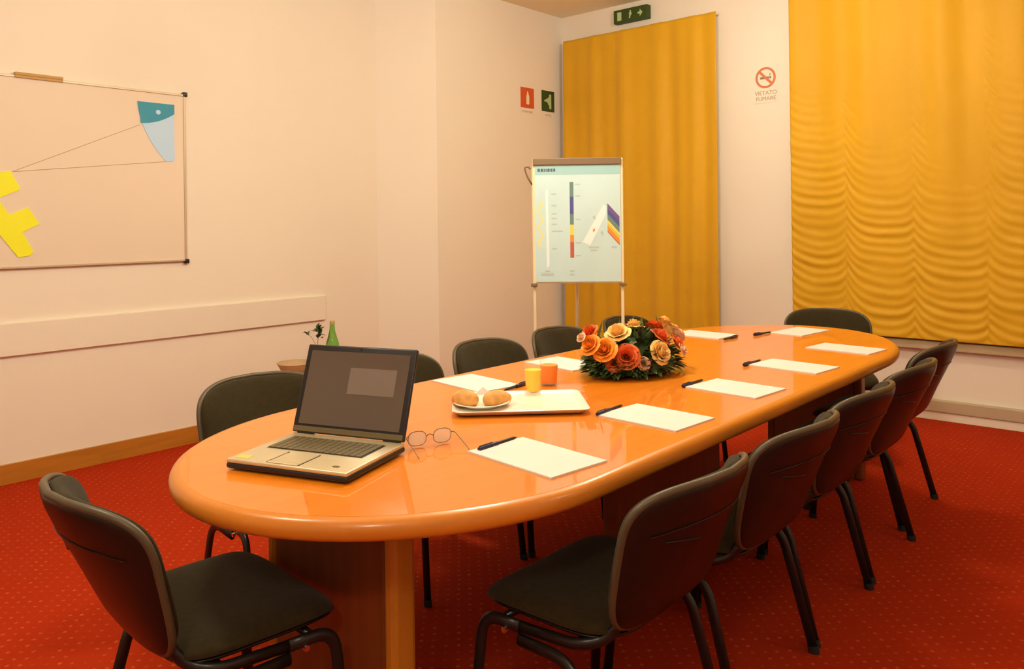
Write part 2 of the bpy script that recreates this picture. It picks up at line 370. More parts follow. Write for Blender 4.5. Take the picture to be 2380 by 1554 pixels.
# exit sign over the door curtain: a shallow box with pictograms (local: x right, y depth, z up)
t = thing('exit_sign', 'green lit-style exit sign box above the door curtain', 'sign', (-3.66, YF, 3.025))
bm = B(); box(bm, -0.165, 0.165, -0.06, -0.001, -0.055, 0.058, 0.006); obj('sign_box', bm, SIGNG, t)
bm = B()
box(bm, -0.125, -0.085, -0.0625, -0.0595, -0.035, 0.035); obj('doorway_symbol', bm, SIGNP, t)
bm = B()
prism(bm, [(-0.012, -0.03), (0.0, -0.03), (0.008, -0.005), (0.018, 0.0), (0.012, 0.02), (0.0, 0.022), (-0.012, 0.012), (-0.006, 0.0)], -0.0625, -0.0595, axis='y')
prism(bm, [(0.004 + 0.0075 * math.cos(a * PI / 5), 0.0285 + 0.0075 * math.sin(a * PI / 5)) for a in range(10)], -0.0625, -0.0595, axis='y')
obj('running_figure', bm, SIGNP, t)
bm = B()
prism(bm, [(0.075, 0.008), (0.095, 0.008), (0.095, 0.03), (0.122, 0.0), (0.095, -0.03), (0.095, -0.008), (0.075, -0.008)], -0.0625, -0.0595, axis='y')
obj('arrow_symbol', bm, SIGNP, t)
# no smoking sign
t = thing('no_smoking_sign', 'round red no-smoking sign with two lines of small text beneath', 'sign', (-2.52, YF, 2.36))
bm = B(); box(bm, -0.09, 0.09, -0.003, -0.0005, -0.185, 0.09); obj('sign_plate', bm, WALL, t)
bm = B()
def annulus(bm, r0, r1, y0, y1, n=36, cx=0, cz=0):
    for a in range(n):
        p = [(cx + r * math.cos(2 * PI * b / n), cz + r * math.sin(2 * PI * b / n)) for r, b in ((r0, a), (r1, a), (r1, a + 1), (r0, a + 1))]
        prism(bm, p, y0, y1, axis='y')
annulus(bm, 0.062, 0.078, -0.006, -0.003)
prism(bm, [(-0.055, 0.042), (-0.042, 0.055), (0.055, -0.042), (0.042, -0.055)], -0.0065, -0.003, axis='y')
obj('prohibition_ring', bm, mat('faded_red', (0.62, 0.20, 0.09), 0.5), t)
bm = B(); box(bm, -0.042, 0.026, -0.0048, -0.003, -0.009, 0.007); box(bm, 0.030, 0.042, -0.0048, -0.003, -0.009, 0.007)
tube(bm, smooth_path([(0.036, -0.0045, 0.01), (0.030, -0.0045, 0.022), (0.04, -0.0045, 0.03)], 0.01), 0.002)
obj('cigarette_symbol', bm, INK, t)
text_mesh('sign_text', 'VIETATO\nFUMARE', 0.042, mat('faded_ink', (0.42, 0.30, 0.17), 0.6), t, (0, -0.0035, -0.135), RX)
# red extinguisher sign and green assembly sign on the recessed left wall; local x runs along +Y of the wall
def wall_sign(name, y, z, wdt, hgt, m, label, picture, caption):
    t = thing(name, label, 'sign', (XC, y, z), PI / 2)
    bm = B(); box(bm, -wdt / 2, wdt / 2, -0.004, -0.0005, -hgt / 2, hgt / 2, 0.001); obj('sign_plate', bm, m, t)
    bm = B(); picture(bm); obj('pictogram', bm, SIGNW if m is SIGNR else SIGNP, t)
    bm = B(); box(bm, -wdt / 2, wdt / 2, -0.003, -0.0005, -hgt / 2 - 0.055, -hgt / 2 - 0.012); obj('caption_plate', bm, WALL, t)
    text_mesh('sign_text', caption, 0.026, MATS['faded_ink'], t, (0, -0.0034, -hgt / 2 - 0.034), RX)
def ext_pic(bm):
    prism(bm, [(-0.016, -0.055), (0.020, -0.055), (0.022, 0.01), (0.012, 0.035), (0.004, 0.055), (-0.004, 0.055), (-0.008, 0.03), (-0.016, 0.01)], -0.0055, -0.004, axis='y')
def run_pic(bm):
    box(bm, 0.014, 0.042, -0.0055, -0.004, -0.066, 0.062)
    prism(bm, [(-0.055, 0.004), (0.0, 0.03), (0.014, 0.045), (0.014, -0.04), (0.0, -0.03), (-0.01, -0.01), (-0.055, -0.004)], -0.0055, -0.004, axis='y')
wall_sign('extinguisher_sign', 5.23, 2.372, 0.175, 0.172, SIGNR, 'small red wall sign with a pale extinguisher pictogram', ext_pic, 'ESTINTORE')
wall_sign('escape_sign', 5.51, 2.372, 0.175, 0.182, SIGNG, 'small dark green wall sign with arrow, beside the curtain', run_pic, 'USCITA')

# ------------------------------------------------------------------ whiteboard and the cards on it
BX = XL
t = thing('whiteboard', 'long wall-mounted whiteboard with thin frame and black corner caps', 'whiteboard', (BX, 1.41, 1.10))
y0, y1, h = -0.92, 0.915, 1.0
bm = B(); box(bm, 0.001, 0.018, y0 + 0.01, y1 - 0.01, 0.01, h - 0.01); surf = obj('board_surface', bm, WB, t)
bm = B()
for (a, b, c, d2) in ((y0, y1, 0, 0.012), (y0, y1, h - 0.012, h), (y0, y0 + 0.012, 0.012, h - 0.012), (y1 - 0.012, y1, 0.012, h - 0.012)):
    box(bm, 0.0008, 0.024, a, b, c, d2, 0.002)
obj('board_frame', bm, WBF, t)
for (yy, zz) in ((y0, 0), (y1, 0), (y0, h), (y1, h)):
    bm = B(); box(bm, 0.0006, 0.028, yy - 0.014, yy + 0.014, zz - 0.014, zz + 0.014, 0.006, 3); obj('corner_cap', bm, BLACKP, t, smooth=True)
bm = B()
def wline(bm, a, b, x=0.0188, r=0.0016): tube(bm, [(x, a[0] - 1.41, a[1] - 1.10), (x, b[0] - 1.41, b[1] - 1.10)], r, 0.0008, n=6, up=(1, 0, 0))
wline(bm, (1.40, 1.60), (2.055, 1.897)); wline(bm, (1.40, 1.60), (2.205, 1.692))
obj('drawn_line', bm, LINE, surf)
t = thing('hanging_clip_strip', 'narrow brown strip clipped along the top edge of the whiteboard', 'clip strip', (BX, 1.53, 2.10))
bm = B(); box(bm, 0.004, 0.032, -0.115, 0.115, 0.0005, 0.016, 0.003); obj('strip_body', bm, BROWN, t)
bm = B(); box(bm, 0.0245, 0.030, -0.115, 0.115, -0.012, 0.0005, 0.001); obj('strip_lip', bm, BROWN, t)
# blue curved card
t = thing('blue_card', 'light blue curved triangular card with teal top on the whiteboard', 'card', (BX + 0.0185, 2.16, 1.86))
def curve_left(z):   # left edge y at height z
    k = max(0.0, (2.03 - z) / (2.03 - 1.693)); return 2.043 + 0.03 * k + 0.13 * k ** 2.2
body = [(2.256, 2.03), (2.256, 1.70), (2.235, 1.693)] + [(curve_left(1.693 + 0.337 * i / 14), 1.693 + 0.337 * i / 14) for i in range(15)]
bm = B(); prism(bm, [(a - 2.16, b - 1.86) for a, b in body], 0, 0.003, axis='x'); obj('card_body', bm, LBLUE, t)
arc = [(2.257, 2.031), (2.257, 1.975)] + [(2.257 - (2.257 - 2.058) * i / 8, 1.908 + 0.067 * (1 - i / 8) ** 2) for i in range(1, 9)] + [(curve_left(1.908 + 0.123 * i / 4) - 0.001, 1.908 + 0.123 * i / 4) for i in range(1, 5)]
bm = B(); prism(bm, [(a - 2.16, b - 1.86) for a, b in arc], 0.0031, 0.005, axis='x'); obj('card_band', bm, TEAL, t)
bm = B(); prism(bm, [(0.0 + 0.014 * math.cos(a * PI / 8), 0.118 + 0.014 * math.sin(a * PI / 8)) for a in range(16)], 0.0051, 0.0062, axis='x'); obj('card_dot', bm, LBLUE, t)
# yellow cutout (continues out of the picture on the left)
t = thing('yellow_cutout', 'bright yellow angular paper cutout at the left end of the whiteboard', 'paper cutout', (BX + 0.0185, 1.35, 1.35))
poly = [(1.05, 1.50), (1.20, 1.56), (1.39, 1.605), (1.437, 1.509), (1.343, 1.466), (1.325, 1.445), (1.345, 1.44), (1.383, 1.378), (1.47, 1.416), (1.524, 1.33),
        (1.443, 1.288), (1.494, 1.184), (1.478, 1.165), (1.422, 1.158), (1.335, 1.282), (1.27, 1.25), (1.24, 1.36), (1.17, 1.30), (1.12, 1.38)]
bm = B(); prism(bm, [(a - 1.35, b - 1.35) for a, b in poly], 0, 0.004, axis='x'); obj('cutout_sheet', bm, YEL, t)

# ------------------------------------------------------------------ conference table
def table_outline(off=0.0, n=40):
    cx, a = -1.592, 0.573 - off; ylo, blo = 0.803 + off, 0.65 - off; yhi, bhi = 4.262 - off, 0.80 - off
    pts = []
    for i in range(n + 1):                      # far end, from +x to -x
        th = PI * i / n; pts.append((cx + a * math.cos(th), 4.262 - 0.80 + bhi * math.sin(th)))
    for i in range(n + 1):
        th = PI + PI * i / n; pts.append((cx + a * math.cos(th), 0.803 + 0.65 + blo * math.sin(th)))
    return pts
t = thing('conference_table', 'long oval orange-brown wooden conference table with rounded edge', 'table', (-1.592, 2.53, 0))
T0 = Vector((-1.592, 2.53, 0))
bm = B(); rings = []
prof = [(0.085, 0.695), (0.02, 0.693), (0.007, 0.697), (0.0015, 0.705), (0.0, 0.715), (0.0015, 0.725), (0.006, 0.733), (0.014, 0.738), (0.024, 0.7398)]
for off, z in prof: rings.append([bm.verts.new(Vector((x, y, z)) - T0) for x, y in table_outline(off)])
for a, b in zip(rings, rings[1:]):
    for i in range(len(a)): bm.faces.new((a[i], a[(i + 1) % len(a)], b[(i + 1) % len(a)], b[i]))
obj('table_edge', bm, EDGE, t, smooth='all')
bm = B(); prism(bm, [(x + 1.592, y - 2.53) for x, y in table_outline(0.0235, 48)], 0.694, 0.74); obj('tabletop', bm, TABLE, t)
def slab(bm, x0, x1, y0, y1, mi=0, bev=0.006): box(bm, x0 - T0.x, x1 - T0.x, y0 - T0.y, y1 - T0.y, 0.0, 0.6935, bev, 2, mi)
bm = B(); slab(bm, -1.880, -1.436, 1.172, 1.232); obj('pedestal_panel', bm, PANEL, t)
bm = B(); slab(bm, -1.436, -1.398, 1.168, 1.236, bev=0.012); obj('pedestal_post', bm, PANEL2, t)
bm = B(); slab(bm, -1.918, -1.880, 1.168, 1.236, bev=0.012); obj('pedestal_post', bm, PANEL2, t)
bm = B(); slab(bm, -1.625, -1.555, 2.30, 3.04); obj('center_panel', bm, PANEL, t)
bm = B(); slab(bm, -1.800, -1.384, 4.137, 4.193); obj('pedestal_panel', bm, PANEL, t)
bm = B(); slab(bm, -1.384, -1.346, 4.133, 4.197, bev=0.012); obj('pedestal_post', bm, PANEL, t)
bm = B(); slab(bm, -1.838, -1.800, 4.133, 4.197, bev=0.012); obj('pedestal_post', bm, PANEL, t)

# ------------------------------------------------------------------ chairs
# local: the sitter faces +y, floor at z = 0
def back_warp(x, z, h):
    """x across, z height above the middle of the back (0.60), h towards the sitter"""
    k = max(0.0, min(1.0, (z + 0.16) / 0.32))
    y = -0.272 - 0.48 * z - 0.1 * max(0.0, z) ** 2 + (0.25 + 1.50 * k) * x * x
    w = x * (0.93 + 0.07 * k)
    return Vector((w, y + h * 0.93, 0.599 + z + h * 0.4 - 0.22 * x * x * k))
def make_chair():
    r = thing('conference_chair', 'x', 'chair')
    # backrest cushion and rear shell
    ol = lambda th: superell(th, 0.236, 0.160, 4.6)
    bm = B(); pad(bm, ol, lambda x, z, h: back_warp(x, z, h + 0.012), 0.024, 0.008, sharp=9); back = obj('backrest', bm, FAB, r, smooth='all')
    ol2 = lambda th: superell(th, 0.243, 0.169, 4.6)
    bm = B(); pad(bm, ol2, lambda x, z, h: back_warp(x, z, h - 0.002), 0.016, 0.017, sharp=7)
    shell = obj('back_shell', bm, SHELL, r, smooth='all')
    bm = B(); tube(bm, [back_warp(*[q * 0.985 for q in ol2(2 * PI * i / 72 - PI / 2)], 0.001) for i in range(73)], 0.0085, 0.0085, n=10, up=(0, 1, 0)); obj('edge_trim', bm, TRIM, shell, smooth='all')
    # moulded crease and grip slot on the rear of the shell
    bm = B()
    tube(bm, [back_warp(x / 20 * 0.200, 0.085 - 0.25 * (x / 20 * 0.2) ** 2, -0.0200) for x in range(-20, 21)], 0.0016, 0.0012, n=6, up=(0, 1, 0)); obj('shell_rib', bm, SHELL, shell, smooth='all')
    bm = B()
    tube(bm, [back_warp(-0.05 - x / 8 * 0.11, 0.035 + 0.02 * x / 8, -0.0195) for x in range(9)], 0.0025, 0.0014, n=6, up=(0, 1, 0)); obj('shell_slot', bm, SHELL, shell, smooth='all')
    # seat
    so = lambda th: superell(th, 0.232, 0.208, 4.5)
    def sw(x, y, h):
        fr = max(0, (y - 0.12)) / 0.095
        y = y * 0.86 if y < 0 else y
        return Vector((x * (1.0 + 0.10 * y), y + 0.002, 0.416 + h - 0.022 * fr ** 2 + 0.25 * x * x))
    bm = B(); pad(bm, so, sw, 0.034, 0.008, sharp=6); obj('seat', bm, FAB, r, smooth='all')
    so2 = lambda th: superell(th, 0.222, 0.205, 4.5)
    bm = B(); pad(bm, so2, lambda x, y, h: sw(x, y, h - 0.009), 0.004, 0.016, sharp=8); obj('seat_shell', bm, SHELL, r, smooth='all')
    for s in (-1, 1):
        # front leg bends at the top into the side rail
        bm = B(); tube(bm, smooth_path([(s * 0.251, 0.195, 0.012), (s * 0.236, 0.160, 0.392), (s * 0.232, 0.05, 0.392)], 0.055, 8), 0.0095, 0.0145, n=12, up=(0, 1, 0))
        lg = obj('leg', bm, FRAME, r, smooth='all')
        bm = B(); tube(bm, [(s * 0.2515, 0.196, 0.0), (s * 0.2505, 0.194, 0.022)], 0.012, 0.017, n=12, up=(0, 1, 0)); obj('foot_cap', bm, RUBBER, lg, smooth=True)
        bm = B(); tube(bm, smooth_path([(s * 0.251, -0.205, 0.012), (s * 0.238, -0.110, 0.366), (s * 0.236, 0.05, 0.366)], 0.07, 8), 0.0095, 0.0145, n=12, up=(0, 1, 0))
        lg = obj('leg', bm, FRAME, r, smooth='all')
        bm = B(); tube(bm, [(s * 0.2517, -0.207, 0.0), (s * 0.2503, -0.203, 0.022)], 0.012, 0.017, n=12, up=(0, 1, 0)); obj('foot_cap', bm, RUBBER, lg, smooth=True)
        # side rail running back and up into the backrest
        bm = B(); tube(bm, smooth_path([(s * 0.232, 0.06, 0.392), (s * 0.222, -0.105, 0.398), (s * 0.180, -0.150, 0.408), (s * 0.165, -0.180, 0.455)], 0.05, 6), 0.009, 0.013, n=10, up=(0, 0, 1))
        obj('side_rail', bm, FRAME, r, smooth='all')
        bm = B(); tube(bm, [(s * 0.243, 0.085, 0.380), (s * 0.250, 0.085, 0.380)], 0.007, n=10, up=(0, 0, 1)); obj('bolt', bm, CHROME, r, smooth=True)
    for yy in (0.11, -0.09):
        bm = B(); tube(bm, [(-0.215, yy, 0.390), (0.215, yy, 0.390)], 0.010, n=10); obj('crossbar', bm, FRAME, r, smooth='all')
    return r
chair0 = make_chair()
D = math.radians
# x, y, heading (direction the sitter faces, degrees from +X), label, group
CH = [
 (-1.757, 0.945, 85.5, 'dark padded chair at the near left end of the table, turned away from the camera', None),
 (-1.143, 1.595, 180, 'dark chair nearest the camera on the right side of the table', 'chairs along the right side'),
 (-1.135, 2.150, 180, 'second dark chair from the camera on the right side of the table', 'chairs along the right side'),
 (-1.145, 2.690, 180, 'middle dark chair of the five on the right side of the table', 'chairs along the right side'),
 (-1.155, 3.245, 180, 'second-farthest dark chair on the right side of the table', 'chairs along the right side'),
 (-1.215, 3.835, 180, 'farthest dark chair on the right side of the table, by the window wall', 'chairs along the right side'),
 (-2.275, 1.500, -8, 'dark chair across the table directly left of the laptop', 'chairs along the left side'),
 (-2.235, 2.105, 0, 'dark chair across the table, mostly hidden behind the laptop lid', 'chairs along the left side'),
 (-2.225, 2.645, 0, 'dark chair across the table, opposite the first white notepads, left of the easel leg', 'chairs along the left side'),
 (-2.225, 3.180, 0, 'dark chair across the table, beneath the flip chart', 'chairs along the left side'),
 (-2.215, 3.765, 0, 'dark chair across the table, top just showing behind the flowers', 'chairs along the left side'),
 (-1.640, 4.535, -66, 'dark chair at the far end of the table in front of the curtain', None),
]
for i, (x, y, hd, lab, grp) in enumerate(CH):
    c = chair0 if i == 0 else copy_tree(chair0)
    c.location = (x, y, 0); c.rotation_euler = (0, 0, D(hd - 90)); tag(c, lab, 'chair')
    if grp: c['group'] = grp
    elif 'group' in c: del c['group']

# ------------------------------------------------------------------ notepads and pens
TZ = 0.7401
pads = [
 (-1.237, 1.478, -6.5, 0.290, 0.185, 'white notepad nearest the camera, with a dark capped pen along its left edge'),
 (-1.221, 1.994, -3.5, 0.270, 0.198, 'white notepad right of the tray, second along the right side'),
 (-1.222, 2.502, -4.5, 0.260, 0.200, 'white notepad level with the flowers, middle of the right side'),
 (-1.233, 3.016, -5.5, 0.275, 0.190, 'white notepad beyond the flowers, second from the far right end'),
 (-1.223, 3.562, -5.5, 0.275, 0.185, 'white notepad at the far right end with no pen beside it'),
 (-1.591, 3.975, -5.9, 0.175, 0.290, 'white notepad in front of the chair at the far end'),
 (-1.921, 3.600, -3.0, 0.275, 0.190, 'white notepad on the far left side, beyond the flowers'),
 (-1.970, 2.030, -8.0, 0.280, 0.180, 'white notepad on the left side, behind the bread tray'),
 (-1.960, 2.530, -6.7, 0.270, 0.190, 'white notepad on the left side, between the juices and the flowers'),
]
p0 = None
for i, (x, y, a, L_, W_, lab) in enumerate(pads):
    if p0 is None:
        p0 = thing('notepad', lab, 'notepad', (0, 0, TZ), 0, 'white notepads laid out on the table')
        bm = B(); box(bm, -0.5, 0.5, -0.5, 0.5, 0, 0.0035); obj('page_block', bm, PAPER, p0)
        bm = B(); box(bm, -0.5, 0.5, -0.5, 0.496, 0.0036, 0.0042); obj('top_sheet', bm, PAPER, p0)
        p = p0
    else: p = copy_tree(p0)
    p.location = (x, y, TZ); p.rotation_euler = (0, 0, D(a)); p.scale = (L_, W_, 1); tag(p, lab)
def make_pen():
    t = thing('pen', 'x', 'pen', group='pens beside the notepads')
    Mx = Matrix.Rotation(-PI / 2, 4, 'X')
    bm = B(); lathe(bm, [(0, 0), (0.0012, 0.001), (0.0042, 0.013), (0.0045, 0.02), (0.0045, 0.075)], 12, M=Mx); obj('barrel', bm, BLACKP, t, smooth=True)
    bm = B(); lathe(bm, [(0.0058, 0.075), (0.0062, 0.078), (0.0062, 0.140), (0.005, 0.144), (0, 0.145)], 12, M=Mx); cp = obj('cap', bm, NAVY, t, smooth=True)
    bm = B(); box(bm, -0.0012, 0.0012, 0.095, 0.142, 0.0062, 0.0082, 0.0004); obj('clip', bm, BLACKP, cp)
    return t
pen0 = make_pen()
pens = [
 (-1.376, 1.567, 181, 'dark pen with a thick cap lying along the nearest notepad'),
 (-1.366, 2.045, 183, 'dark pen against the second notepad, right of the tray'),
 (-1.365, 2.550, 180, 'dark pen by the notepad level with the flowers'),
 (-1.378, 3.050, 178, 'dark pen at the corner of the notepad beyond the flowers'),
 (-1.685, 3.850, 170, 'dark pen by the notepad of the far-end chair'),
 (-1.752, 3.470, 0, 'dark pen touching the far left notepad'),
 (-1.797, 1.985, 8, 'dark pen at the notepad behind the bread tray'),
 (-1.790, 1.440, 12, 'dark pen poking out from behind the laptop screen'),
 (-1.975, 2.655, -60, 'dark pen beyond the juice glasses, beside the flower foliage'),
]
for i, (x, y, a, lab) in enumerate(pens):
    p = pen0 if i == 0 else copy_tree(pen0)
    p.location = (x, y, TZ + 0.0063); p.rotation_euler = (0, 0, D(a)); tag(p, lab, 'pen')

# ------------------------------------------------------------------ laptop
t = thing('laptop', 'open laptop with silver-gold keyboard deck and dark screen', 'laptop', (-1.616, 1.124, TZ), D(19.5))
hw, hd = 0.165, 0.128
bm = B(); box(bm, -hw, hw, -hd, hd, 0.004, 0.018, 0.006, 3); base = obj('base', bm, BLACKP, t, smooth=True)
bm = B(); box(bm, -hw + 0.001, hw - 0.001, -hd + 0.001, hd - 0.001, 0.0165, 0.0265, 0.004, 3)
deck = obj('keyboard_deck', bm, GOLD, t, smooth=True)
bm = B(); box(bm, -0.134, 0.134, -0.020, 0.088, 0.0266, 0.0275, 0.0004); obj('keyboard_bed', bm, KEYBED, deck)
bm = B()
for r in range(6):
    n = 15; wk = 0.262 / n
    for k in range(n):
        if r == 5 and 4 <= k <= 8:
            if k == 4: box(bm, -0.131 + 4 * wk + 0.001, -0.131 + 9 * wk - 0.001, -0.0175, -0.0175 + 0.0155, 0.0276, 0.030, 0.0008, 1)
            continue
        yy = 0.0855 - (r + 1) * 0.01725
        box(bm, -0.131 + k * wk + 0.001, -0.131 + (k + 1) * wk - 0.001, yy, yy + 0.0155, 0.0276, 0.030, 0.0008, 1)
tag(obj('keys', bm, KEYS, deck), kind='stuff')
bm = B(); box(bm, -0.055, 0.030, -0.105, -0.045, 0.0266, 0.0272, 0.0002); obj('touchpad', bm, GOLD, deck)
bm = B()
box(bm, -0.057, -0.0545, -0.118, -0.035, 0.0266, 0.0276); box(bm, 0.030, 0.0325, -0.118, -0.035, 0.0266, 0.0276); obj('touchpad_groove', bm, KEYBED, deck)
bm = B(); box(bm, -0.053, -0.014, -0.121, -0.109, 0.0266, 0.0285, 0.001, 1); obj('mouse_button', bm, GOLD, deck)
bm = B(); box(bm, -0.011, 0.028, -0.121, -0.109, 0.0266, 0.0285, 0.001, 1); obj('mouse_button', bm, GOLD, deck)
bm = B(); prism(bm, [(0.115 + 0.010 * math.cos(a * PI / 8), -0.095 + 0.006 * math.sin(a * PI / 8)) for a in range(16)], 0.0266, 0.0272); obj('badge', bm, KEYS, deck)
bm = B(); box(bm, -0.150, -0.115, -0.112, -0.088, 0.0266, 0.0270); obj('sticker', bm, mat('yellow_sticker', (0.62, 0.55, 0.12), 0.5), deck)
for s in (-1, 1):
    bm = B(); tube(bm, [(s * 0.150, 0.1265, 0.0285), (s * 0.105, 0.1265, 0.0285)], 0.007, n=12); obj('hinge', bm, BLACKP, t, smooth=True)
# the lid, leaning back from the hinge line
bm = B()
box(bm, -hw, hw, -0.001, 0.009, 0.0, 0.228, 0.004, 3)
lid = obj('lid', bm, BLACKP, t, smooth=True, loc=(0, 0.118, 0.030), rot=(D(-20), 0, 0))
bm = B(); box(bm, -hw + 0.016, hw - 0.016, -0.0022, -0.0008, 0.022, 0.212); scr = obj('screen', bm, SCREEN, lid)
bm = B(); box(bm, -0.020, 0.118, -0.0030, -0.0023, 0.105, 0.172); obj('screen_window', bm, GLOWR, lid)
bm = B(); box(bm, -hw + 0.004, hw - 0.004, -0.0022, -0.0008, 0.003, 0.016, 0.0004); obj('hinge_cover', bm, KEYS, lid)
bm = B(); prism(bm, [(0.004 * math.cos(a * PI / 6), 0.220 + 0.004 * math.sin(a * PI / 6)) for a in range(12)], -0.0020, -0.0010, axis='y'); obj('webcam', bm, RUBBER, lid)

# ------------------------------------------------------------------ spectacles
t = thing('spectacles', 'thin wire-framed spectacles standing open beside the laptop', 'spectacles', (-1.512, 1.388, TZ), D(68))
def ring_pts(cx, n=28): 
    return [Vector((cx + superell(2 * PI * i / n, 0.024, 0.018, 2.6)[0], 0, 0.0215 + superell(2 * PI * i / n, 0.024, 0.018, 2.6)[1])) for i in range(n + 1)]
for s in (-1, 1):
    bm = B(); tube(bm, ring_pts(s * 0.034), 0.0010, n=8, up=(0, 1, 0)); obj('lens_rim', bm, BRONZE, t, smooth='all')
    bm = B(); prism(bm, [(p.x, p.z) for p in ring_pts(s * 0.034)[:-1]], -0.0008, 0.0008, axis='y'); obj('lens', bm, LENS, t)
    bm = B(); tube(bm, smooth_path([(s * 0.058, 0, 0.028), (s * 0.066, -0.006, 0.028), (s * 0.067, -0.078, 0.010), (s * 0.067, -0.104, 0.0015)], 0.012), 0.0011, n=8); obj('temple', bm, BRONZE, t, smooth='all')
bm = B(); tube(bm, smooth_path([(-0.010, 0, 0.024), (0, 0.002, 0.030), (0.010, 0, 0.024)], 0.01), 0.0012, n=8, up=(0, 1, 0)); obj('bridge', bm, BRONZE, t, smooth='all')

# small clear glass with pale candle, right behind the spectacles
# ------------------------------------------------------------------ tray, plate, bread, napkin, juices
t = thing('serving_tray', 'white rectangular serving tray with a dark underside on the table', 'tray', (-1.622, 1.860, TZ), D(44.5))
def rrect(a, b, r, n=6):
    out = []
    for cx, cy, s in ((a - r, b - r, 0), (-a + r, b - r, 1), (-a + r, -b + r, 2), (a - r, -b + r, 3)):
        for i in range(n + 1):
            th = PI / 2 * (s + i / n); out.append((cx + r * math.cos(th), cy + r * math.sin(th)))
    return out
def shell_rr(bm, prof):      # prof: (half a, half b, radius, z)
    R = [[bm.verts.new((x, y, z)) for x, y in rrect(a, b, r)] for a, b, r, z in prof]
    for p, q in zip(R, R[1:]):
        for i in range(len(p)): bm.faces.new((p[i], p[(i + 1) % len(p)], q[(i + 1) % len(p)], q[i]))
    bm.faces.new(R[0]); bm.faces.new(R[-1])
bm = B(); shell_rr(bm, [(0.185, 0.125, 0.02, 0.004), (0.197, 0.137, 0.026, 0.014), (0.203, 0.143, 0.03, 0.0175), (0.201, 0.141, 0.028, 0.0185), (0.190, 0.130, 0.022, 0.009), (0.18, 0.12, 0.02, 0.0075)])
tr = obj('tray_top', bm, WHITEP, t, smooth=True)
bm = B(); shell_rr(bm, [(0.175, 0.115, 0.02, 0.0), (0.183, 0.123, 0.02, 0.0035)]); obj('tray_base', bm, BLACKP, t)
PZ = TZ + 0.0076
t = thing('dessert_plate', 'round white plate under the bread rolls', 'plate', (-1.690, 1.765, PZ))
bm = B(); lathe(bm, [(0, 0.002), (0.045, 0.002), (0.05, 0.0), (0.054, 0.001), (0.056, 0.005), (0.083, 0.014), (0.085, 0.0155), (0.083, 0.016), (0.056, 0.008), (0.048, 0.005), (0, 0.005)], 48); obj('plate_body', bm, CERAM, t, smooth='all')
bm = B(); lathe(bm, [(0.080, 0.0149), (0.0835, 0.0166), (0.0855, 0.0162), (0.0865, 0.0150)], 48); obj('plate_rim', bm, CERAM, t, smooth='all')
def roll(name, loc, rz, a, b, c, seed, label):
    rnd = random.Random(seed); bm = B(); n, m = 40, 20; R = []
    for k in range(m + 1):
        ph = -PI / 2 + PI * k / m; row = []
        for i in range(n):
            th = 2 * PI * i / n
            x = math.cos(ph) * math.cos(th); y = math.cos(ph) * math.sin(th); z = math.sin(ph)
            bump = 1 + 0.03 * math.sin(3 * th + seed) * math.cos(ph) + 0.02 * math.sin(5 * x + seed * 2)
            gro = -0.10 * math.exp(-(y / 0.10) ** 2) * max(0, z)          # split along the crust
            taper = 1 - 0.18 * x * x
            row.append(bm.verts.new((a * x * bump, b * y * bump * taper, c * (max(z, -0.55) * (1 + gro) + 0.55))))
        R.append(row)
    for p, q in zip(R, R[1:]):
        for i in range(n):
            try: bm.faces.new((p[i], p[(i + 1) % n], q[(i + 1) % n], q[i]))
            except ValueError: pass
    bmesh.ops.remove_doubles(bm, verts=bm.verts[:], dist=1e-5)
    tt = obj(name, bm, BREAD, None, smooth='all', loc=loc, rot=(0, 0, rz)); tag(tt, label, 'bread roll', 'bread rolls on the plate'); return tt
roll('bread_roll', (-1.725, 1.728, PZ + 0.0052), D(30), 0.042, 0.034, 0.030, 1, 'round bread roll on the left of the plate')
roll('bread_roll', (-1.658, 1.798, PZ + 0.0052), D(62), 0.046, 0.030, 0.027, 2, 'longer bread roll on the right of the plate')
# napkin folded to a peak, standing behind the rolls
bm = B()
v = [(-0.05, 0, 0), (0.05, 0, 0), (0.0, 0.030, 0.0), (0, 0.008, 0.038), (0.0, -0.012, 0.0)]
for th in (0,):
    P = [bm.verts.new(p) for p in v]
    bm.faces.new((P[0], P[4], P[3])); bm.faces.new((P[4], P[1], P[3])); bm.faces.new((P[1], P[2], P[3])); bm.faces.new((P[2], P[0], P[3])); bm.faces.new((P[0], P[2], P[1], P[4]))
bmesh.ops.bevel(bm, geom=bm.edges[:], offset=0.0015, segments=2, affect='EDGES')
o = obj('paper_napkin', bm, PAPER, None, smooth=True, loc=(-1.752, 1.838, TZ + 0.0076), rot=(0, 0, D(45))); tag(o, 'white folded napkin peaking behind the bread rolls', 'napkin')
def glass(loc, m, label, fill=0.75, h=0.105, r=0.031):
    t = thing('juice_glass', label, 'glass', loc, 0, 'glasses of juice')
    bm = B(); lathe(bm, [(0, 0), (r * 0.78, 0), (r * 0.82, 0.002), (r, h), (r - 0.0012, h + 0.0008), (r - 0.0022, h), (r * 0.80 - 0.0008, 0.006), (0, 0.006)], 40); g = obj('glass_body', bm, THIN, t, smooth=True)
    f = h * fill; rr = lambda z: r * 0.80 - 0.0014 + (r - 0.0022 - r * 0.80 + 0.0008) * (z - 0.006) / (h - 0.006)
    bm = B(); lathe(bm, [(0, 0.0066), (rr(0.0066), 0.0066), (rr(f), f), (0, f)], 40); obj('juice', bm, m, t, smooth=True)
glass((-1.690, 2.010, TZ + 0.0076), JUICEY, 'glass of yellow juice standing on the back corner of the tray', 0.72)
glass((-1.757, 2.175, TZ), JUICEO, 'glass of orange juice standing behind the tray', 0.70, 0.098, 0.036)

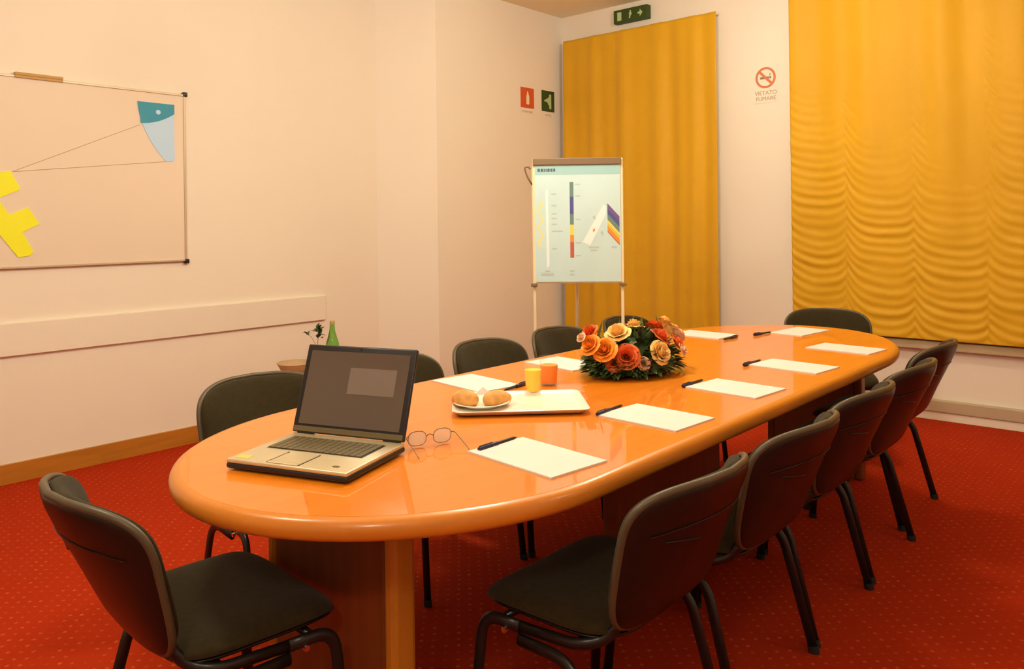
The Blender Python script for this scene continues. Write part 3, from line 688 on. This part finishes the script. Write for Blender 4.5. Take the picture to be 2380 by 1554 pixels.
# ------------------------------------------------------------------ flower arrangement
def rose(bm, c, nrm, R, seed, mi=0):
    rnd = random.Random(seed); nrm = Vector(nrm).normalized()
    q = nrm.to_track_quat('Z', 'Y').to_matrix()
    layers = [(3, 0.20, 0.98, 0.0), (3, 0.36, 0.95, 0.06), (5, 0.58, 0.86, 0.22), (5, 0.80, 0.68, 0.50), (6, 1.00, 0.42, 0.80)]
    for li, (n, rad, hgt, fl) in enumerate(layers):
        a0 = rnd.random() * 6
        for k in range(n):
            a = a0 + 2 * PI * k / n + rnd.uniform(-0.1, 0.1); hh = hgt * rnd.uniform(0.94, 1.05); rd = rad * rnd.uniform(0.94, 1.04); ha = 1.25 * PI / n
            U, Vn = 8, 6; G = []
            for j in range(Vn + 1):
                v = j / Vn; row = []
                for i in range(U + 1):
                    u = i / U * 2 - 1
                    rr = rd * (0.30 + 0.70 * v ** 0.6) * (1 + 0.05 * (1 - abs(u))) + fl * 0.55 * max(0, v - 0.65)
                    zz = hh * v * (1 - 0.30 * abs(u) ** 2.5) - fl * 0.75 * max(0, v - 0.65)
                    ang = a + u * ha * (0.6 + 0.4 * math.sin(PI * (0.15 + 0.6 * v)))
                    row.append(bm.verts.new(Vector(c) + q @ (Vector((rr * math.cos(ang), rr * math.sin(ang), zz - 0.45)) * R)))
                G.append(row)
            for j in range(Vn):
                for i in range(U):
                    f = bm.faces.new((G[j][i], G[j][i + 1], G[j + 1][i + 1], G[j + 1][i])); f.material_index = mi
def leaf(bm, base, d, L, W, mi=0, droop=0.2, up=(0, 0, 1)):
    d = Vector(d).normalized(); s = d.cross(Vector(up))
    if s.length < 0.05: s = Vector((1, 0, 0))
    s.normalize(); nn = s.cross(d).normalized(); n = 6; rows = []
    for i in range(n + 1):
        v = i / n; w_ = W * math.sin(PI * v ** 0.8) * 0.5 + 0.0003; c = Vector(base) + d * L * v - Vector((0, 0, 1)) * droop * L * v * v
        rows.append([bm.verts.new(c - s * w_ + nn * w_ * 0.35), bm.verts.new(c), bm.verts.new(c + s * w_ + nn * w_ * 0.35)])
    for a, b in zip(rows, rows[1:]):
        for k in range(2):
            f = bm.faces.new((a[k], a[k + 1], b[k + 1], b[k])); f.material_index = mi
t = thing('flower_arrangement', 'low arrangement of orange, peach and red flowers with dark foliage', 'flower arrangement', (-1.640, 2.530, TZ), D(68))
# local x runs along the view's left-right, so the mound is an ellipse 0.40 x 0.24
A, Bv, Hh = 0.235, 0.145, 0.146
bm = B(); shell_rr(bm, [(0.11, 0.07, 0.03, 0.0), (0.125, 0.08, 0.035, 0.03), (0.115, 0.075, 0.03, 0.03), (0.105, 0.065, 0.03, 0.025)]); obj('planter', bm, BLACKP, t, smooth=True)
bm = B()
bmesh.ops.create_icosphere(bm, subdivisions=3, radius=1)
rnd = random.Random(5)
for v in bm.verts:
    k = 1 + rnd.uniform(-0.06, 0.06); v.co = Vector((v.co.x * A * 0.78 * k, v.co.y * Bv * 0.78 * k, max(-0.2, v.co.z) * Hh * 0.72 * k + 0.035))
obj('moss_mound', bm, LEAF, t, smooth=True)
rnd = random.Random(11)
groups = {'foliage': ([LEAF, LEAF2, BURG], [])}
bm = B()
for i in range(420):
    th = rnd.uniform(0, 2 * PI); el = rnd.uniform(-0.15, 1.35) if i > 150 else rnd.uniform(-0.1, 0.45)
    d = Vector((math.cos(th) * math.cos(el), math.sin(th) * math.cos(el), math.sin(el)))
    b0 = Vector((d.x * A * 0.72, d.y * Bv * 0.72, max(0.0, d.z) * Hh * 0.72 + 0.028))
    dd = (d + Vector((rnd.uniform(-.5, .5), rnd.uniform(-.5, .5), rnd.uniform(-.3, .3)))).normalized()
    L_ = rnd.uniform(0.035, 0.062); 
    if b0.z + dd.z * L_ < 0.012: dd.z = 0.05
    leaf(bm, b0, dd, L_, rnd.uniform(0.016, 0.028), rnd.choices([0, 1, 2], [0.5, 0.25, 0.25])[0], 0.15)
for (x, y) in ((0.05, 0.0), (0.02, 0.0), (-0.16, 0.0), (0.14, 0.02), (0.03, 0.04), (0.06, 0.02), (-0.02, 0.05), (0.045, 0.05), (0.015, 0.03)):
    leaf(bm, (x, y, 0.12), (rnd.uniform(-.3, .3), rnd.uniform(-.2, .2), 1), 0.09, 0.012, 1, 0.0, up=(0, 1, 0))
# low spread at the front left
for i in range(80):
    th = rnd.uniform(PI * 0.95, PI * 1.45); d = Vector((math.cos(th), math.sin(th) * 0.8, 0.12))
    leaf(bm, (d.x * A * 0.72, d.y * Bv * 0.8, rnd.uniform(0.012, 0.07)), d, 0.058, 0.018, 1 if rnd.random() < 0.55 else 0, 0.12)
tag(obj('foliage', bm, [LEAF, LEAF2, BURG], t), kind='stuff')
# flower heads: unit direction (x, y, z) on the mound, radius, material, name
FL = [(-0.80, -0.50, 0.62, 0.034, R_OR, 'orange_rose'), (-0.98, -0.25, 0.75, 0.030, R_OR, 'orange_rose'), (-0.48, -0.80, 0.42, 0.034, R_RE, 'red_rose'), (-0.66, -0.62, 0.25, 0.026, R_RE, 'red_rose'),
      (-0.45, -0.30, 1.05, 0.034, R_PE, 'peach_rose'), (0.20, -0.85, 0.45, 0.034, R_PE, 'peach_rose'), (0.08, 0.15, 1.12, 0.032, R_PE, 'peach_rose'), (-0.85, 0.10, 1.05, 0.027, R_RE, 'red_rose'),
      (0.42, -0.38, 0.85, 0.032, R_RE, 'red_rose'), (0.52, 0.10, 1.05, 0.028, R_RE, 'red_rose'), (0.74, -0.45, 0.60, 0.026, R_RE, 'red_rose'), (0.95, -0.1, 0.78, 0.022, R_PK, 'pale_bud'),
      (0.68, 0.0, 1.20, 0.020, R_PE, 'peach_rose'), (-0.20, -0.95, 0.18, 0.018, R_PK, 'pale_bud'), (0.72, -0.70, 0.42, 0.020, R_PK, 'pale_bud'), (-1.12, -0.2, 0.95, 0.014, R_PK, 'pale_bud'),
      (0.98, 0.25, 0.85, 0.026, R_PE, 'peach_rose'), (-0.6, 0.55, 0.8, 0.030, R_OR, 'orange_rose'), (0.2, 0.75, 0.7, 0.032, R_PE, 'peach_rose'), (-0.1, 0.6, 0.95, 0.028, R_RE, 'red_rose')]
for i, (x, y, z, R, m, nm) in enumerate(FL):
    bm = B(); c = (x * A * 0.93, y * Bv * 0.95, z * Hh * 0.88 + 0.035)
    rose(bm, c, (x, y, z * 0.9), R * 1.22, i + 3); obj(nm, bm, m, t, smooth='all')

# ------------------------------------------------------------------ flip chart easel (behind the far side of the table)
fx, fy = -2.462, 3.300
FR = math.atan2(0.661, 0.750) - D(2)                   # board's right direction, facing the camera
t = thing('flip_chart', 'white flip chart easel showing a pale teal spectrum diagram', 'flip chart', (fx, fy, 0), FR)
HW = 0.231; ZB, ZT = 0.993, 1.631
bm = B(); box(bm, -HW, HW, 0.0, 0.014, ZB, ZT, 0.003); board = obj('board', bm, CREAM, t)
for s in (-1, 1):
    bm = B(); tube(bm, [(s * (HW - 0.008), 0.022, 0.012), (s * (HW - 0.004), 0.022, ZT - 0.05)], 0.0085, n=12, up=(0, 1, 0)); lg = obj('leg', bm, CREAM, t, smooth=True)
    bm = B(); tube(bm, [(s * (HW - 0.008), 0.022, 0.0), (s * (HW - 0.008), 0.022, 0.03)], 0.012, n=12, up=(0, 1, 0)); obj('foot_cap', bm, RUBBER, lg, smooth=True)
    bm = B(); box(bm, s * (HW - 0.004) - 0.017, s * (HW - 0.004) + 0.017, -0.004, 0.036, ZB - 0.016, ZB - 0.0005, 0.003); obj('clamp', bm, BRONZE, t)
bm = B(); tube(bm, [(0, 0.42, 0.010), (0, 0.035, ZT - 0.12)], 0.0085, n=12, up=(1, 0, 0)); lg = obj('leg', bm, CREAM, t, smooth=True)
bm = B(); box(bm, -HW + 0.003, HW - 0.010, -0.016, 0.0175, ZT - 0.034, ZT + 0.002, 0.004); obj('pad_clamp_bar', bm, BRONZE, t)
bm = B(); box(bm, -HW + 0.014, HW - 0.014, -0.006, -0.0005, ZB + 0.008, ZT - 0.035); padp = obj('paper_pad', bm, FCP, t)
bm = B(); tube(bm, smooth_path([(-HW - 0.002, 0.010, 1.500), (-HW - 0.028, 0.006, 1.545), (-HW - 0.040, 0.004, 1.588), (-HW - 0.018, 0.004, 1.592), (-HW - 0.010, 0.004, 1.578)], 0.02), 0.0045, n=8, up=(0, 1, 0)); obj('hook_arm', bm, BRONZE, t, smooth='all')
# printed diagram: (px, py) of the sheet as seen 0..1 from its top left corner
SX0, SX1, SZ0, SZ1 = -HW + 0.014, HW - 0.014, ZB + 0.008, ZT - 0.035
def pt(u, v): return (SX0 + (SX1 - SX0) * u, SZ1 - (SZ1 - SZ0) * v)
mats_p = [FCH, FCK, FCW, FCB, FCG, FCY, FCO, FCR, mat('chart_pale', (0.45, 0.56, 0.55), 0.6), mat('chart_soft_yellow', (0.80, 0.72, 0.36), 0.6), mat('chart_purple', (0.17, 0.10, 0.27), 0.6)]
def pp(bm, pts, mi, lay=0): prism(bm, [pt(*p) for p in pts], -0.0066 - 0.0003 * lay, -0.0061 - 0.0003 * lay, mi, axis='y')
def pr(bm, u0, u1, v0, v1, mi, lay=0): pp(bm, [(u0, v0), (u1, v0), (u1, v1), (u0, v1)], mi, lay)
bm = B(); pr(bm, 0.0, 1.0, 0.005, 0.08, 0); obj('header_band', bm, mats_p, padp)
bm = B()
rnd = random.Random(2); u = 0.03
while u < 0.24:
    wl = rnd.uniform(0.012, 0.03); pr(bm, u, u + wl, 0.028, 0.054, 1, 1); u += wl + 0.008
obj('header_lettering', bm, mats_p, padp)
bm = B()
pr(bm, 0.405, 0.45, 0.145, 0.27, 4); pr(bm, 0.405, 0.45, 0.27, 0.42, 3); pr(bm, 0.405, 0.45, 0.42, 0.51, 4); pr(bm, 0.405, 0.45, 0.51, 0.60, 5); pr(bm, 0.405, 0.45, 0.60, 0.66, 6); pr(bm, 0.405, 0.45, 0.66, 0.795, 7)
obj('spectrum_bar', bm, mats_p, padp)
bm = B()
for v in (0.16, 0.26, 0.46, 0.66, 0.77): pr(bm, 0.47, 0.53, v, v + 0.012, 8)
for v in (0.24, 0.34, 0.41, 0.45, 0.50, 0.56, 0.71): pr(bm, 0.19, 0.25 + (0.07 if v == 0.56 else 0), v, v + 0.012, 8)
pr(bm, 0.06, 0.21, 0.925, 0.945, 8); pr(bm, 0.11, 0.16, 0.90, 0.915, 8); pr(bm, 0.40, 0.45, 0.90, 0.915, 8); pr(bm, 0.40, 0.45, 0.93, 0.945, 8); pr(bm, 0.62, 0.74, 0.70, 0.715, 8); pr(bm, 0.64, 0.72, 0.725, 0.74, 8); pr(bm, 0.89, 0.95, 0.70, 0.715, 8)
obj('chart_labels', bm, mats_p, padp)
bm = B(); pp(bm, [(0.12, 0.22), (0.15, 0.20), (0.16, 0.86), (0.13, 0.88)], 2)
obj('white_stripe', bm, mats_p, padp)
bm = B(); N = 40; top = []; bot = []
for i in range(N + 1):
    k = i / N; v = 0.30 + 0.40 * k; c = 0.055 + 0.030 * math.sin(k * 6 * PI) * math.sin(PI * k) ** 0.5; top.append((c + 0.020, v)); bot.append((c - 0.016, v))
for a, b, c2, d2 in zip(top, top[1:], bot[1:], bot): pp(bm, [a, b, c2, d2], 9)
obj('yellow_wave', bm, mats_p, padp)
bm = B()
pp(bm, [(0.55, 0.66), (0.80, 0.34), (0.83, 0.36), (0.83, 0.42), (0.64, 0.69)], 2); pp(bm, [(0.67, 0.445), (0.69, 0.43), (0.71, 0.46), (0.69, 0.475)], 8, 1); pp(bm, [(0.76, 0.58), (0.78, 0.56), (0.80, 0.59), (0.78, 0.61)], 8, 1)
pp(bm, [(0.67, 0.56), (0.69, 0.54), (0.70, 0.56), (0.68, 0.58)], 6, 1)
obj('light_beam', bm, mats_p, padp)
bm = B()
q = [(10, 0.33, 0.045), (3, 0.375, 0.045), (4, 0.42, 0.05), (5, 0.47, 0.04), (5, 0.50, 0.02), (6, 0.52, 0.045), (7, 0.565, 0.012)]
for mi, v0, dv in q: pp(bm, [(0.845, v0), (0.985, v0 + 0.115), (0.985, v0 + 0.115 + dv), (0.845, v0 + dv)], mi)
obj('rainbow_panel', bm, mats_p, padp)

# ------------------------------------------------------------------ small side table by the left wall with bottle and sprig
sx, sy, sz = -3.98, 2.80, 0.43
t = thing('side_table', 'small low wooden side table by the left wall, behind the chairs', 'side table', (sx, sy, 0))
bm = B(); lathe(bm, [(0, sz - 0.025), (0.24, sz - 0.025), (0.25, sz - 0.018), (0.25, sz - 0.006), (0.245, sz), (0, sz)], 48); obj('tabletop', bm, PANEL2, t, smooth=True)
for k in range(3):
    a = 2 * PI * k / 3 + 0.4
    bm = B(); tube(bm, [(0.20 * math.cos(a), 0.20 * math.sin(a), 0), (0.14 * math.cos(a), 0.14 * math.sin(a), sz - 0.0255)], 0.014, n=10, up=(1, 0, 0)); obj('leg', bm, PANEL, t, smooth=True)
t = thing('mineral_water_bottle', 'green glass bottle standing behind the laptop', 'bottle', (-3.955, 2.860, sz + 0.0004))
bm = B(); lathe(bm, [(0, 0), (0.036, 0), (0.040, 0.004), (0.040, 0.15), (0.038, 0.175), (0.026, 0.215), (0.016, 0.255), (0.0135, 0.29), (0.0135, 0.300), (0, 0.300)], 28); obj('bottle_body', bm, GREENG, t, smooth=True)
bm = B(); lathe(bm, [(0.0145, 0.286), (0.0150, 0.287), (0.0150, 0.306), (0.013, 0.309), (0, 0.309)], 20); obj('bottle_cap', bm, mat('olive_cap', (0.45, 0.36, 0.14), 0.4), t, smooth=True)
bm = B(); lathe(bm, [(0.0404, 0.06), (0.0408, 0.061), (0.0408, 0.130), (0.0404, 0.131)], 28); obj('bottle_label', bm, mat('pale_green_label', (0.45, 0.68, 0.25), 0.6), t, smooth=True)
t = thing('bud_vase', 'leafy green sprig in a slim clear vase left of the bottle', 'vase', (-4.02, 2.80, sz + 0.0004))
bm = B(); lathe(bm, [(0, 0), (0.028, 0), (0.030, 0.01), (0.018, 0.05), (0.012, 0.12), (0.014, 0.145), (0.012, 0.145), (0.010, 0.12), (0.014, 0.05), (0.024, 0.012), (0, 0.010)], 24); obj('vase_body', bm, THIN, t, smooth=True)
bm = B(); tube(bm, [(0, 0, 0.012), (0, 0, 0.15), (0.006, 0.004, 0.24)], 0.0018, n=6); tube(bm, [(0, 0, 0.15), (-0.03, -0.022, 0.215), (-0.052, -0.04, 0.232)], 0.0014, n=6); obj('stem', bm, LEAF2, t, smooth=True)
bm = B(); rnd = random.Random(3)
for i in range(16):
    leaf(bm, (0.006 + rnd.uniform(-.008, .008), 0.004 + rnd.uniform(-.008, .008), 0.225 + rnd.uniform(-0.02, 0.045)), (rnd.uniform(-1, 1), rnd.uniform(-1, 1), rnd.uniform(-0.1, 1)), 0.045, 0.026, 0, 0.1)
for i in range(5):
    leaf(bm, (-0.05, -0.038, 0.232), (rnd.uniform(-1, 1), rnd.uniform(-1, 1), rnd.uniform(-0.3, 0.3)), 0.032, 0.02, 0, 0.1)
obj('leaves', bm, LEAF, t)
t = thing('wicker_bowl', 'shallow brown wicker bowl on the side table, left of the laptop', 'bowl', (-4.10, 2.70, sz + 0.0004))
bm = B(); lathe(bm, [(0, 0), (0.05, 0), (0.085, 0.03), (0.105, 0.065), (0.100, 0.067), (0.080, 0.034), (0.047, 0.006), (0, 0.006)], 36); obj('bowl_body', bm, WICK, t, smooth=True)
bm = B(); tube(bm, [(0.103 * math.cos(2 * PI * i / 36), 0.103 * math.sin(2 * PI * i / 36), 0.067) for i in range(37)], 0.004, n=8); obj('bowl_rim', bm, WICK, t, smooth='all')
